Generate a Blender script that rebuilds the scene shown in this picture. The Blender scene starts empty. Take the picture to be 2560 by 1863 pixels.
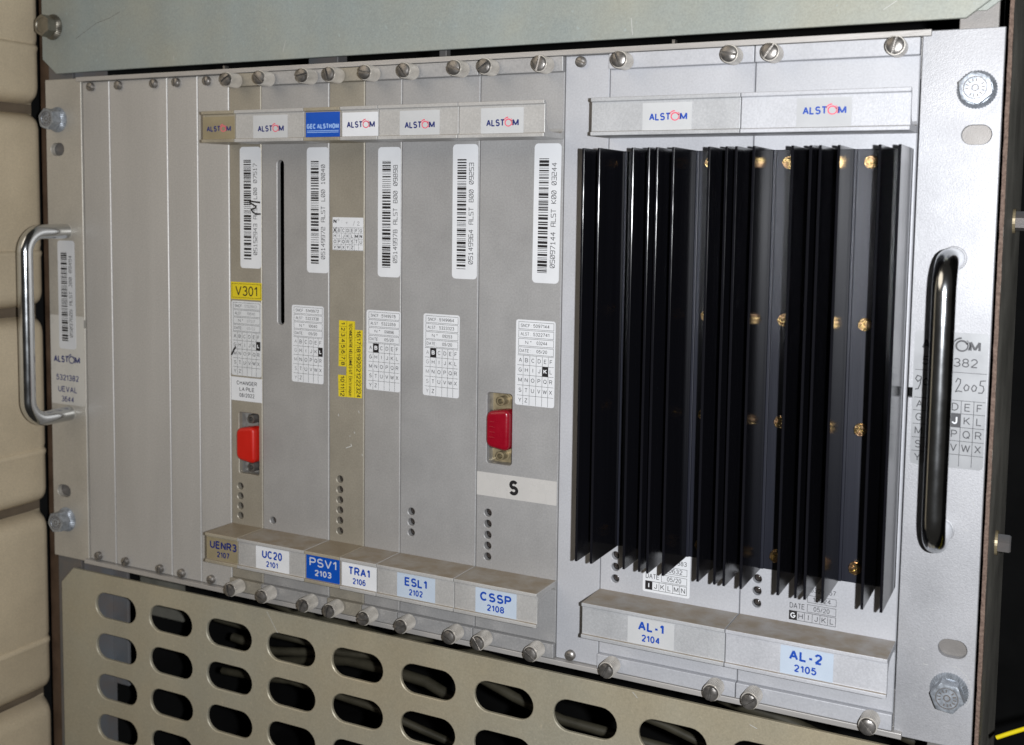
import bpy, bmesh, math, random
from mathutils import Matrix, Vector
from mathutils.geometry import tessellate_polygon

scene = bpy.context.scene
COL = scene.collection
MM = 0.001
BASE_H = 1.0          # height of the middle of the subrack above the floor (m)

# ------------------------------------------------------------------ camera
# Panel space used below: X to the right, Y up, Z out of the panel towards the viewer, in mm.
CAM_POS = (483.62, 67.82, 442.21)
def rodrigues(r):
    t = math.sqrt(sum(a*a for a in r)); k = [a/t for a in r]
    K = Matrix(((0,-k[2],k[1]),(k[2],0,-k[0]),(-k[1],k[0],0)))
    return Matrix.Identity(3) + math.sin(t)*K + (1-math.cos(t))*(K @ K)
CAM_ROT = (0.0778, 0.4767, 0.0320)
Rm = rodrigues(CAM_ROT) @ Matrix(((1,0,0),(0,-1,0),(0,0,-1)))
def conv(p, o=(0,0,0)):
    return ((p[0]-o[0])*MM, -(p[2]-o[2])*MM, (p[1]-o[1])*MM)
def wloc(p):
    return (p[0]*MM, -p[2]*MM, p[1]*MM + BASE_H)
def wdir(v): return Vector((v[0], -v[2], v[1]))
right, down, fwd = (wdir(Rm[i]) for i in range(3))
cam_data = bpy.data.cameras.new('camera')
cam = bpy.data.objects.new('camera', cam_data); COL.objects.link(cam)
m = Matrix.Identity(4)
for i in range(3):
    m[i][0] = right[i]; m[i][1] = -down[i]; m[i][2] = -fwd[i]
m.translation = wloc(CAM_POS)
cam.matrix_world = m
cam_data.sensor_fit = 'HORIZONTAL'; cam_data.sensor_width = 36.0
cam_data.lens = 2827.41/2560*36.0
cam_data.shift_x = (1280-1252.86)/2560
cam_data.shift_y = (746.41-931.5)/2560
cam_data.clip_start = 0.01; cam_data.clip_end = 50
scene.camera = cam

# ------------------------------------------------------------------ light: dim warm room, phone flash, added fill lamp
world = bpy.data.worlds.new('World'); scene.world = world; world.use_nodes = True
bg = world.node_tree.nodes['Background']
bg.inputs[0].default_value = (1.0, 0.92, 0.80, 1); bg.inputs[1].default_value = 0.02
flash_d = bpy.data.lights.new('phone_flash', 'POINT')
flash_d.energy = 12.2; flash_d.color = (0.95, 0.97, 1.0); flash_d.shadow_soft_size = 0.0035
flash = bpy.data.objects.new('phone_flash', flash_d); COL.objects.link(flash)
flash.location = wloc((512, 70, 440))
fill_d = bpy.data.lights.new('fill_lamp', 'AREA'); fill_d.shape = 'DISK'; fill_d.size = 0.9
fill_d.energy = 3.0; fill_d.color = (1.0, 0.87, 0.70)  # unseen soft fill, added to lift the darker left side
fill = bpy.data.objects.new('fill_lamp', fill_d); COL.objects.link(fill)
fill.location = wloc((-300, 650, 800))
fill.rotation_euler = (Vector(wloc((0,0,0)))-Vector(fill.location)).to_track_quat('-Z', 'Y').to_euler()
cam_data.dof.use_dof = True; cam_data.dof.aperture_fstop = 15
cam_data.dof.focus_distance = abs((Vector(wloc((300,20,0)))-Vector(wloc(CAM_POS))).dot(fwd))
scene.view_settings.view_transform = 'Standard'; scene.view_settings.look = 'None'
scene.view_settings.exposure = 0; scene.view_settings.gamma = 1
scene.view_settings.use_curve_mapping = False
scene.cycles.max_bounces = 8; scene.cycles.caustics_reflective = False
random.seed(7)

# ------------------------------------------------------------------ materials
def mat(name, col, rough=0.5, metallic=0.0, var=0.06, vscale=60, col2=None, bump=0.0, bscale=2500,
        rvar=0.08, spec=0.5, stretch=None, dust=0.0, scr=0.0, lump=0.0, ior=1.5, grain=0.0):
    M = bpy.data.materials.new(name); M.use_nodes = True
    nt = M.node_tree; N = nt.nodes; L = nt.links
    b = N['Principled BSDF']
    b.inputs['Metallic'].default_value = metallic
    b.inputs['Specular IOR Level'].default_value = spec; b.inputs['IOR'].default_value = ior
    tc = N.new('ShaderNodeTexCoord'); mp = N.new('ShaderNodeMapping'); L.new(tc.outputs['Object'], mp.inputs[0])
    if stretch: mp.inputs['Scale'].default_value = stretch
    nz = N.new('ShaderNodeTexNoise'); nz.inputs['Scale'].default_value = vscale; nz.inputs['Detail'].default_value = 6
    nz.inputs['Roughness'].default_value = 0.6
    L.new(mp.outputs[0], nz.inputs['Vector'])
    rp = N.new('ShaderNodeValToRGB'); L.new(nz.outputs['Fac'], rp.inputs[0])
    c2 = col2 if col2 else tuple(c*(1+var) for c in col)
    c1 = col if col2 else tuple(c*(1-var) for c in col)
    rp.color_ramp.elements[0].position = 0.32; rp.color_ramp.elements[1].position = 0.68
    rp.color_ramp.elements[0].color = (*c1, 1); rp.color_ramp.elements[1].color = (*c2, 1)
    out = rp.outputs[0]
    if grain:
        ng = N.new('ShaderNodeTexNoise'); ng.inputs['Scale'].default_value = 1300; ng.inputs['Detail'].default_value = 1
        L.new(tc.outputs['Object'], ng.inputs['Vector'])
        nb = N.new('ShaderNodeTexNoise'); nb.inputs['Scale'].default_value = 14; nb.inputs['Detail'].default_value = 5
        mq = N.new('ShaderNodeMapping'); mq.inputs['Scale'].default_value = (2.5,1,0.5); L.new(tc.outputs['Object'], mq.inputs[0]); L.new(mq.outputs[0], nb.inputs['Vector'])
        av = N.new('ShaderNodeMath'); av.operation = 'ADD'; L.new(ng.outputs['Fac'], av.inputs[0]); L.new(nb.outputs['Fac'], av.inputs[1])
        gr_ = N.new('ShaderNodeMapRange'); gr_.inputs[1].default_value = 0.7; gr_.inputs[2].default_value = 1.3
        gr_.inputs[3].default_value = 1-grain; gr_.inputs[4].default_value = 1+grain; L.new(av.outputs[0], gr_.inputs[0])
        mg = N.new('ShaderNodeMix'); mg.data_type = 'RGBA'; mg.blend_type = 'MULTIPLY'; mg.inputs[0].default_value = 1
        L.new(out, mg.inputs[6]); L.new(gr_.outputs[0], mg.inputs[7]); out = mg.outputs[2]
    if scr:
        # fine specks and rubbed marks
        n3 = N.new('ShaderNodeTexNoise'); n3.inputs['Scale'].default_value = 420; n3.inputs['Detail'].default_value = 3
        L.new(tc.outputs['Object'], n3.inputs['Vector'])
        r3 = N.new('ShaderNodeValToRGB'); r3.color_ramp.elements[0].position = 0.66; r3.color_ramp.elements[1].position = 0.74
        L.new(n3.outputs['Fac'], r3.inputs[0])
        mx = N.new('ShaderNodeMix'); mx.data_type = 'RGBA'
        ml = N.new('ShaderNodeMath'); ml.operation = 'MULTIPLY'; ml.inputs[1].default_value = scr
        L.new(r3.outputs[0], ml.inputs[0]); L.new(ml.outputs[0], mx.inputs[0])
        L.new(out, mx.inputs[6]); mx.inputs[7].default_value = (*[min(1, c*1.5+0.03) for c in col], 1)
        out = mx.outputs[2]
    if dust:
        ge = N.new('ShaderNodeNewGeometry'); sx = N.new('ShaderNodeSeparateXYZ'); L.new(ge.outputs['Normal'], sx.inputs[0])
        mr = N.new('ShaderNodeMapRange'); mr.inputs[1].default_value = 0.8; mr.inputs[2].default_value = 0.98
        L.new(sx.outputs['Z'], mr.inputs[0])
        n2 = N.new('ShaderNodeTexNoise'); n2.inputs['Scale'].default_value = 130; n2.inputs['Detail'].default_value = 8
        L.new(tc.outputs['Object'], n2.inputs['Vector'])
        m2 = N.new('ShaderNodeMapRange'); m2.inputs[1].default_value = 0.30; m2.inputs[2].default_value = 0.60
        m2.inputs[3].default_value = 0.55
        L.new(n2.outputs['Fac'], m2.inputs[0])
        mu = N.new('ShaderNodeMath'); mu.operation = 'MULTIPLY'; L.new(mr.outputs[0], mu.inputs[0]); L.new(m2.outputs[0], mu.inputs[1])
        mv = N.new('ShaderNodeMath'); mv.operation = 'MULTIPLY'; mv.inputs[1].default_value = dust; L.new(mu.outputs[0], mv.inputs[0])
        mx = N.new('ShaderNodeMix'); mx.data_type = 'RGBA'; L.new(mv.outputs[0], mx.inputs[0])
        L.new(out, mx.inputs[6]); mx.inputs[7].default_value = (0.255, 0.205, 0.145, 1); out = mx.outputs[2]
        mm_ = N.new('ShaderNodeMath'); mm_.operation = 'MULTIPLY_ADD'; mm_.inputs[1].default_value = -metallic; mm_.inputs[2].default_value = metallic
        L.new(mv.outputs[0], mm_.inputs[0]); L.new(mm_.outputs[0], b.inputs['Metallic'])
    L.new(out, b.inputs['Base Color'])
    if rvar:
        mr2 = N.new('ShaderNodeMapRange'); L.new(nz.outputs['Fac'], mr2.inputs[0])
        mr2.inputs[1].default_value = 0.3; mr2.inputs[2].default_value = 0.7
        mr2.inputs[3].default_value = max(0.03, rough-rvar); mr2.inputs[4].default_value = min(1, rough+rvar)
        L.new(mr2.outputs[0], b.inputs['Roughness'])
    else:
        b.inputs['Roughness'].default_value = rough
    nrm = None
    if lump:
        n5 = N.new('ShaderNodeTexNoise'); n5.inputs['Scale'].default_value = 90; n5.inputs['Detail'].default_value = 2
        L.new(tc.outputs['Object'], n5.inputs['Vector'])
        bp = N.new('ShaderNodeBump'); bp.inputs['Strength'].default_value = lump; bp.inputs['Distance'].default_value = 0.002
        L.new(n5.outputs['Fac'], bp.inputs['Height']); nrm = bp.outputs[0]
    if bump:
        n4 = N.new('ShaderNodeTexNoise'); n4.inputs['Scale'].default_value = bscale; n4.inputs['Detail'].default_value = 2
        L.new(mp.outputs[0], n4.inputs['Vector'])
        bp = N.new('ShaderNodeBump'); bp.inputs['Strength'].default_value = bump; bp.inputs['Distance'].default_value = 0.0003
        L.new(n4.outputs['Fac'], bp.inputs['Height'])
        if nrm is not None: L.new(nrm, bp.inputs['Normal'])
        nrm = bp.outputs[0]
    if nrm is not None: L.new(nrm, b.inputs['Normal'])
    return M

ALU = dict(grain=0.11, rough=0.48, metallic=0.3, var=0.06, vscale=35, bump=0.2, bscale=3500, scr=0.12)
M_alu      = mat('anodised_aluminium', (0.375,0.37,0.368), **ALU)
M_alu_w    = mat('satin_aluminium_white', (0.47,0.475,0.50), **{**ALU,'metallic':0.15,'var':0.03,'grain':.08})
M_alu_old  = mat('aged_aluminium', (0.33,0.30,0.245), **{**ALU,'var':0.09})
M_alu_warm = mat('warm_aluminium', (0.49,0.46,0.405), **{**ALU,'var':0.07})
M_alu_dark = mat('matt_aluminium_grey', (0.375,0.365,0.355), **ALU)
M_blank    = mat('blank_aluminium', (0.475,0.46,0.44), **{**ALU,'stretch':(1,1,0.15)})
M_flange   = mat('flange_aluminium', (0.40,0.40,0.415), **{**ALU,'metallic':0.35,'rough':0.52,'bump':0.25,'bscale':2400,'var':0.05,'grain':.09})
GR = dict(grain=0.1, rough=0.46, metallic=0.25, var=0.06, vscale=60, bump=0.25, bscale=2200, dust=1.0, scr=0.15)
M_grip     = mat('grip_aluminium', (0.46,0.45,0.435), **GR)
M_grip_w   = mat('grip_aluminium_white', (0.47,0.475,0.50), **{**GR,'metallic':0.15,'var':0.04})
M_grip_old = mat('grip_aluminium_aged', (0.35,0.31,0.235), **{**GR,'var':0.14})
M_rail     = mat('rail_aluminium', (0.46,0.44,0.42), rough=0.42, metallic=0.35, var=0.12, vscale=90, bump=0.2, stretch=(0.1,1,1))
M_steel    = mat('nickel_steel', (0.25,0.235,0.22), rough=0.34, metallic=0.75, var=0.4, vscale=200, bump=0.2, bscale=1200)
M_knurl    = mat('knurled_nickel', (0.66,0.62,0.56), rough=0.4, metallic=0.35, var=0.12, vscale=250)
M_old_scr  = mat('tarnished_steel', (0.26,0.24,0.20), rough=0.4, metallic=0.9, var=0.2, vscale=300)
M_zinc     = mat('zinc_plated_steel', (0.37,0.40,0.44), rough=0.42, metallic=0.6, var=0.3, vscale=450, bump=0.2, bscale=900)
M_chrome   = mat('chrome_plated_bar', (0.66,0.68,0.70), rough=0.17, metallic=1.0, var=0.04, vscale=120, rvar=0.03)
M_black    = mat('black_anodised_aluminium', (0.006,0.006,0.008), rough=0.16, metallic=0.0, var=0.2, vscale=200, spec=0.33, stretch=(1,1,0.02), bump=0.04, bscale=3000, rvar=0.04)
M_blackbase = mat('black_anodised_base', (0.010,0.011,0.018), rough=0.4, metallic=0.08, var=0.25, vscale=200, spec=0.38, stretch=(1,1,0.02), bump=0.1, bscale=3000)
M_gold     = mat('yellow_zinc_screw', (0.52,0.39,0.15), rough=0.28, metallic=1.0, vscale=500, col2=(0.42,0.25,0.17), bump=0.4, bscale=1200)
M_goldplate = mat('yellow_passivated_plate', (0.33,0.27,0.165), rough=0.36, metallic=0.4, var=0.25, vscale=300)
M_lip      = mat('blue_galvanised_lip', (0.20,0.225,0.25), rough=0.42, metallic=0.3, vscale=45, col2=(0.22,0.19,0.175), bump=0.2)
M_dsub     = mat('tinned_connector', (0.34,0.33,0.31), rough=0.36, metallic=0.45, var=0.2, vscale=300)
M_upper    = mat('passivated_zinc_sheet', (0.265,0.32,0.335), rough=0.46, metallic=0.15, vscale=8, col2=(0.36,0.355,0.29), bump=0.15, scr=0.35, grain=.1)
M_lower    = mat('olive_passivated_sheet', (0.40,0.345,0.24), rough=0.45, metallic=0.2, vscale=8, col2=(0.37,0.355,0.285), bump=0.15, scr=0.3, grain=.1)
M_galv     = mat('galvanised_upright', (0.13,0.145,0.16), rough=0.42, metallic=0.4, vscale=45, col2=(0.19,0.165,0.15), bump=0.2)
M_galv_l   = mat('galvanised_bright', (0.20,0.19,0.18), rough=0.45, metallic=0.3, vscale=60, col2=(0.26,0.24,0.225), bump=0.2)
M_brown    = mat('brown_painted_post', (0.085,0.052,0.032), rough=0.55, var=0.3, vscale=80, bump=0.3)
M_greenpost = mat('dark_green_grey_paint', (0.17,0.165,0.14), rough=0.5, var=0.25, vscale=50, bump=0.2)
M_frame    = mat('grey_green_frame_paint', (0.34,0.325,0.28), rough=0.55, var=0.3, vscale=30, bump=0.2, grain=.2)
M_cutedge  = mat('rough_cut_edge', (0.22,0.15,0.115), rough=0.8, vscale=900, col2=(0.10,0.065,0.05), bump=1.0, bscale=1400)
M_wall     = mat('beige_paint', (0.56,0.465,0.325), rough=0.5, var=0.1, vscale=18, bump=0.15, bscale=700, lump=0.1, grain=.1)
M_bandshade    = mat('dark_brown_shade', (0.12,0.09,0.06), rough=0.8, var=0.2, vscale=60)  # dark brown stands in for shade inside the wall bands
M_dark     = mat('dark_interior', (0.008,0.008,0.008), rough=0.9, var=0.3, vscale=30, spec=0.1)  # near-black colour stands in for shade inside the gaps and slots
M_grip_m   = mat('grip_aluminium_pale', (0.43,0.435,0.445), **{**GR,'metallic':0.2,'var':0.05})
M_clear_l  = mat('clear_film_label', (0.60,0.58,0.535), rough=0.3, var=0.03, vscale=80)
M_paper_m  = mat('soft_grey_label', (0.44,0.445,0.455), rough=0.36, var=0.03, vscale=80, rvar=0.05)
M_paper    = mat('white_label', (0.68,0.69,0.71), rough=0.38, var=0.04, vscale=60, rvar=0.05)
M_papergr  = mat('grey_label', (0.50,0.505,0.51), rough=0.4, var=0.03, vscale=80, rvar=0.05)
M_paperbl  = mat('pale_blue_label', (0.46,0.53,0.62), rough=0.35, var=0.03, vscale=80, rvar=0.05)
M_paperout = mat('worn_white_label', (0.60,0.61,0.62), rough=0.4, var=0.07, vscale=150)
M_clear    = mat('silver_print_label', (0.36,0.365,0.375), rough=0.34, var=0.03, vscale=80, metallic=0.1)
M_tape     = mat('clear_tape', (0.50,0.485,0.465), rough=0.28, var=0.03, vscale=90)
M_bluelab  = mat('blue_label', (0.004,0.07,0.40), rough=0.35, var=0.05, vscale=80)
M_yellow   = mat('yellow_label', (0.66,0.52,0.02), rough=0.4, var=0.04, vscale=80)
M_oldprint = mat('aged_brown_label', (0.27,0.225,0.14), rough=0.42, var=0.1, vscale=90)
M_red      = mat('bright_red_plastic', (0.50,0.010,0.004), rough=0.42, var=0.05, vscale=90, bump=0.1)
M_crimson  = mat('crimson_plastic', (0.25,0.003,0.013), rough=0.28, var=0.06, vscale=120, bump=0.2, bscale=900)
M_led      = mat('unlit_led_lens', (0.035,0.028,0.025), rough=0.12, var=0.2, vscale=500, spec=0.8)
M_ledgreen = mat('olive_led_lens', (0.07,0.07,0.03), rough=0.12, var=0.2, vscale=500, spec=0.8)
M_cable    = mat('yellow_cable', (0.75,0.60,0.01), rough=0.4, var=0.05, vscale=90)
def ink(name, c, r=0.5):
    return mat(name, c, rough=r, var=0.03, rvar=0, vscale=300)
I_black = ink('black_ink', (0.010,0.009,0.010)); I_grey = ink('grey_ink', (0.05,0.05,0.055)); I_faint = ink('faint_ink', (0.28,0.28,0.29))
I_navy = ink('navy_ink', (0.010,0.020,0.14)); I_blue = ink('blue_ink', (0.004,0.055,0.36)); I_pink = ink('pink_ink', (0.70,0.10,0.16))
I_white = ink('white_ink', (0.74,0.75,0.78)); I_sil = ink('silver_ink', (0.50,0.53,0.60)); I_lblue = ink('sky_blue_ink', (0.25,0.40,0.72))
INKS = [I_black, I_grey, I_faint, I_navy, I_blue, I_pink, I_white, I_sil, I_lblue]
K, G, F, NV, BL, PK, W_, SV, LB = range(9)

# ------------------------------------------------------------------ mesh helpers (mm, panel space)
def offset(loop, d):
    """move a closed outline outwards by d (inwards when negative)"""
    n = len(loop); A = sum(loop[i][0]*loop[(i+1)%n][1]-loop[(i+1)%n][0]*loop[i][1] for i in range(n))
    sg = 1 if A > 0 else -1; out = []
    for i in range(n):
        p0, p, p1 = Vector(loop[i-1]), Vector(loop[i]), Vector(loop[(i+1)%n])
        e0, e1 = (p-p0).normalized(), (p1-p).normalized()
        n0, n1 = Vector((e0.y,-e0.x))*sg, Vector((e1.y,-e1.x))*sg
        m_ = n0+n1; k = m_.dot(n0)
        out.append(tuple(p+m_*(d/max(k, .3))))
    return out
class MB:
    def __init__(s): s.v = []; s.f = []; s.mi = []
    def add(s, verts, faces, mi=0):
        b = len(s.v); s.v += list(verts)
        for f in faces: s.f.append(tuple(b+i for i in f)); s.mi.append(mi)
        return s
    def box(s, x0, x1, y0, y1, z0, z1, mi=0):
        v = [(x,y,z) for z in (z0,z1) for y in (y0,y1) for x in (x0,x1)]
        return s.add(v, [(0,2,3,1),(4,5,7,6),(0,1,5,4),(2,6,7,3),(0,4,6,2),(1,3,7,5)], mi)
    def plate(s, outer, holes, z0, z1, mi=0, ch=0, hch=None):
        loops = [outer]+list(holes); flat = [p for l in loops for p in l]; n = len(flat)
        if ch:
            hch = ch*.6 if hch is None else hch
            front = [offset(outer, -ch)]+[offset(h, hch) for h in holes]
            fr_ = [p for l in front for p in l]
            t0 = tessellate_polygon([[Vector((p[0],p[1],0)) for p in l] for l in loops])
            t1 = tessellate_polygon([[Vector((p[0],p[1],0)) for p in l] for l in front])
            v = [(p[0],p[1],z0) for p in flat]
            for li, l in enumerate(loops): v += [(p[0],p[1],z1-(ch if li == 0 else hch)) for p in l]
            v += [(p[0],p[1],z1) for p in fr_]
            f = [tuple(t) for t in t0]+[tuple(i+2*n for i in reversed(t)) for t in t1]; k = 0
            for l in loops:
                m_ = len(l)
                for i in range(m_):
                    a = k+i; c = k+(i+1) % m_; f += [(a,c,c+n,a+n),(a+n,c+n,c+2*n,a+2*n)]
                k += m_
            return s.add(v, f, mi)
        tris = tessellate_polygon([[Vector((p[0],p[1],0)) for p in l] for l in loops])
        v = [(p[0],p[1],z0) for p in flat]+[(p[0],p[1],z1) for p in flat]
        f = [tuple(t) for t in tris]+[tuple(i+n for i in reversed(t)) for t in tris]
        k = 0
        for l in loops:
            m_ = len(l)
            for i in range(m_):
                a = k+i; c = k+(i+1) % m_; f.append((a,c,c+n,a+n))
            k += m_
        return s.add(v, f, mi)
    def prism_x(s, prof, x0, x1, mi=0):          # prof: list of (y,z)
        n = len(prof); tris = tessellate_polygon([[Vector((p[0],p[1],0)) for p in prof]])
        v = [(x0,p[0],p[1]) for p in prof]+[(x1,p[0],p[1]) for p in prof]
        f = [tuple(t) for t in tris]+[tuple(i+n for i in reversed(t)) for t in tris]
        f += [(i,(i+1)%n,(i+1)%n+n,i+n) for i in range(n)]
        return s.add(v, f, mi)
    def lathe(s, prof, seg=32, knurl=None, c=(0,0,0), mi=0):   # axis = +z, prof: (r,z); knurl: (zlo, zhi, depth)
        v = []; f = []
        for r, z in prof:
            for i in range(seg):
                rr = r
                if knurl and knurl[0] <= z <= knurl[1] and i % 2: rr = r-knurl[2]
                a = 2*math.pi*i/seg; v.append((c[0]+rr*math.cos(a), c[1]+rr*math.sin(a), c[2]+z))
        for j in range(len(prof)-1):
            for i in range(seg):
                f.append((j*seg+i, j*seg+(i+1)%seg, (j+1)*seg+(i+1)%seg, (j+1)*seg+i))
        f.append(tuple(range(seg-1,-1,-1))); f.append(tuple((len(prof)-1)*seg+i for i in range(seg)))
        return s.add(v, f, mi)
    def tube(s, pts, r, seg=20, mi=0):
        P = [Vector(p) for p in pts]; v = []; f = []; up = None
        for i, p in enumerate(P):
            t = (P[min(i+1,len(P)-1)]-P[max(i-1,0)]).normalized()
            if up is None: up = t.orthogonal().normalized()
            up = (up - t*up.dot(t)).normalized(); w = t.cross(up)
            for k in range(seg):
                a = 2*math.pi*k/seg; v.append(tuple(p+r*(math.cos(a)*up+math.sin(a)*w)))
        for j in range(len(P)-1):
            for k in range(seg): f.append((j*seg+k, j*seg+(k+1)%seg, (j+1)*seg+(k+1)%seg, (j+1)*seg+k))
        f.append(tuple(range(seg-1,-1,-1))); f.append(tuple((len(P)-1)*seg+i for i in range(seg)))
        return s.add(v, f, mi)
    def flat(s, pts, z, mi=0):
        return s.add([(p[0],p[1],z) for p in pts], [tuple(range(len(pts)))], mi)
    def rect(s, x0, x1, y0, y1, z, mi=0): return s.flat([(x0,y0),(x1,y0),(x1,y1),(x0,y1)], z, mi)
    def stroke(s, pts, w, z, mi=0):
        for a, b in zip(pts, pts[1:]):
            d = Vector((b[0]-a[0], b[1]-a[1])); 
            if d.length < 1e-6: continue
            d.normalize(); n = Vector((-d.y, d.x))*w/2; e = d*w*0.35
            s.flat([(a[0]-e.x-n.x,a[1]-e.y-n.y),(b[0]+e.x-n.x,b[1]+e.y-n.y),(b[0]+e.x+n.x,b[1]+e.y+n.y),(a[0]-e.x+n.x,a[1]-e.y+n.y)], z, mi)
            z += 0.0008
        return s
    def mesh(s, name, origin=(0,0,0), smooth=None, normals=True):
        me = bpy.data.meshes.new(name)
        me.from_pydata([conv(p, origin) for p in s.v], [], s.f)
        for p, i in zip(me.polygons, s.mi): p.material_index = i
        if normals:
            bm = bmesh.new(); bm.from_mesh(me); bmesh.ops.recalc_face_normals(bm, faces=bm.faces); bm.to_mesh(me); bm.free()
        if smooth:
            me.polygons.foreach_set('use_smooth', [True]*len(me.polygons))
            me.set_sharp_from_angle(angle=math.radians(smooth))
        me.update(); return me

def tag(o, label=None, cat=None, group=None, kind=None):
    if label: o['label'] = label
    if cat: o['category'] = cat
    if group: o['group'] = group
    if kind: o['kind'] = kind
    return o
def thing(name, pos, label, cat, group=None):
    o = bpy.data.objects.new(name, None); COL.objects.link(o); o.empty_display_size = 0.01
    o.location = wloc(pos); o['org'] = pos
    return tag(o, label, cat, group)
ORG = {}
def obj(name, me, mats, parent=None, pos=(0,0,0), bevel=0, rot=0, seg=2):
    """link mesh; pos = mesh origin in panel space"""
    o = bpy.data.objects.new(name, me); COL.objects.link(o)
    if len(me.materials) == 0:
        for m_ in (mats if isinstance(mats, (list, tuple)) else [mats]): me.materials.append(m_)
    if parent is not None:
        po = ORG[parent.name]; o.parent = parent
        o.location = ((pos[0]-po[0])*MM, -(pos[2]-po[2])*MM, (pos[1]-po[1])*MM)
    else:
        o.location = wloc(pos)
    if rot: o.rotation_euler = (0, rot, 0)
    ORG[o.name] = tuple(pos)
    if bevel:
        b = o.modifiers.new('bevel', 'BEVEL'); b.width = bevel*MM; b.segments = seg; b.limit_method = 'ANGLE'; b.angle_limit = math.radians(40)
        b.harden_normals = False
    return o
def root(name, pos, label, cat, group=None):
    o = thing(name, pos, label, cat, group); del o['org']; ORG[o.name] = tuple(pos); return o
def part(name, mb, m_, parent, bevel=0, smooth=None, normals=True, pos=None, seg=2):
    pos = pos or ORG[parent.name]
    return obj(name, mb.mesh(name, pos, smooth, normals), m_, parent, pos, bevel, seg=seg)
def boolean(A, B):
    a = bpy.data.objects.new('ta', A); b = bpy.data.objects.new('tb', B); COL.objects.link(a); COL.objects.link(b)
    md = a.modifiers.new('b', 'BOOLEAN'); md.object = b; md.operation = 'DIFFERENCE'; md.solver = 'EXACT'
    dg = bpy.context.evaluated_depsgraph_get(); dg.update()
    me = bpy.data.meshes.new_from_object(a.evaluated_get(dg), depsgraph=dg)
    bpy.data.objects.remove(a); bpy.data.objects.remove(b)
    me.materials.clear()
    me.polygons.foreach_set('use_smooth', [True]*len(me.polygons)); me.set_sharp_from_angle(angle=math.radians(32))
    return me
def circ(x, y, r, n=24): return [(x+r*math.cos(2*math.pi*i/n), y+r*math.sin(2*math.pi*i/n)) for i in range(n)]
def obround(x, y, L, H, n=10, vert=False):
    r = (min(L,H))/2; h = (max(L,H))/2-r; pts = []
    for i in range(n+1):
        a = -math.pi/2+math.pi*i/n; pts.append((h+r*math.cos(a), r*math.sin(a)))
    for i in range(n+1):
        a = math.pi/2+math.pi*i/n; pts.append((-h+r*math.cos(a), r*math.sin(a)))
    if vert: pts = [(-b_, a_) for a_, b_ in pts]
    return [(x+p[0], y+p[1]) for p in pts]
def rrect(x0, x1, y0, y1, r, n=5):
    pts = []
    for cx, cy, a0 in ((x1-r,y0+r,-90),(x1-r,y1-r,0),(x0+r,y1-r,90),(x0+r,y0+r,180)):
        for i in range(n+1):
            a = math.radians(a0+90*i/n); pts.append((cx+r*math.cos(a), cy+r*math.sin(a)))
    return pts
def rct(x0, x1, y0, y1): return [(x0,y0),(x1,y0),(x1,y1),(x0,y1)]

# ------------------------------------------------------------------ lettering
def arc(cx, cy, rx, ry, a0, a1, n=None):
    n = n or max(3, int(abs(a1-a0)/22))
    return [(cx+rx*math.cos(math.radians(a0+(a1-a0)*i/n)), cy+ry*math.sin(math.radians(a0+(a1-a0)*i/n))) for i in range(n+1)]
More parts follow.
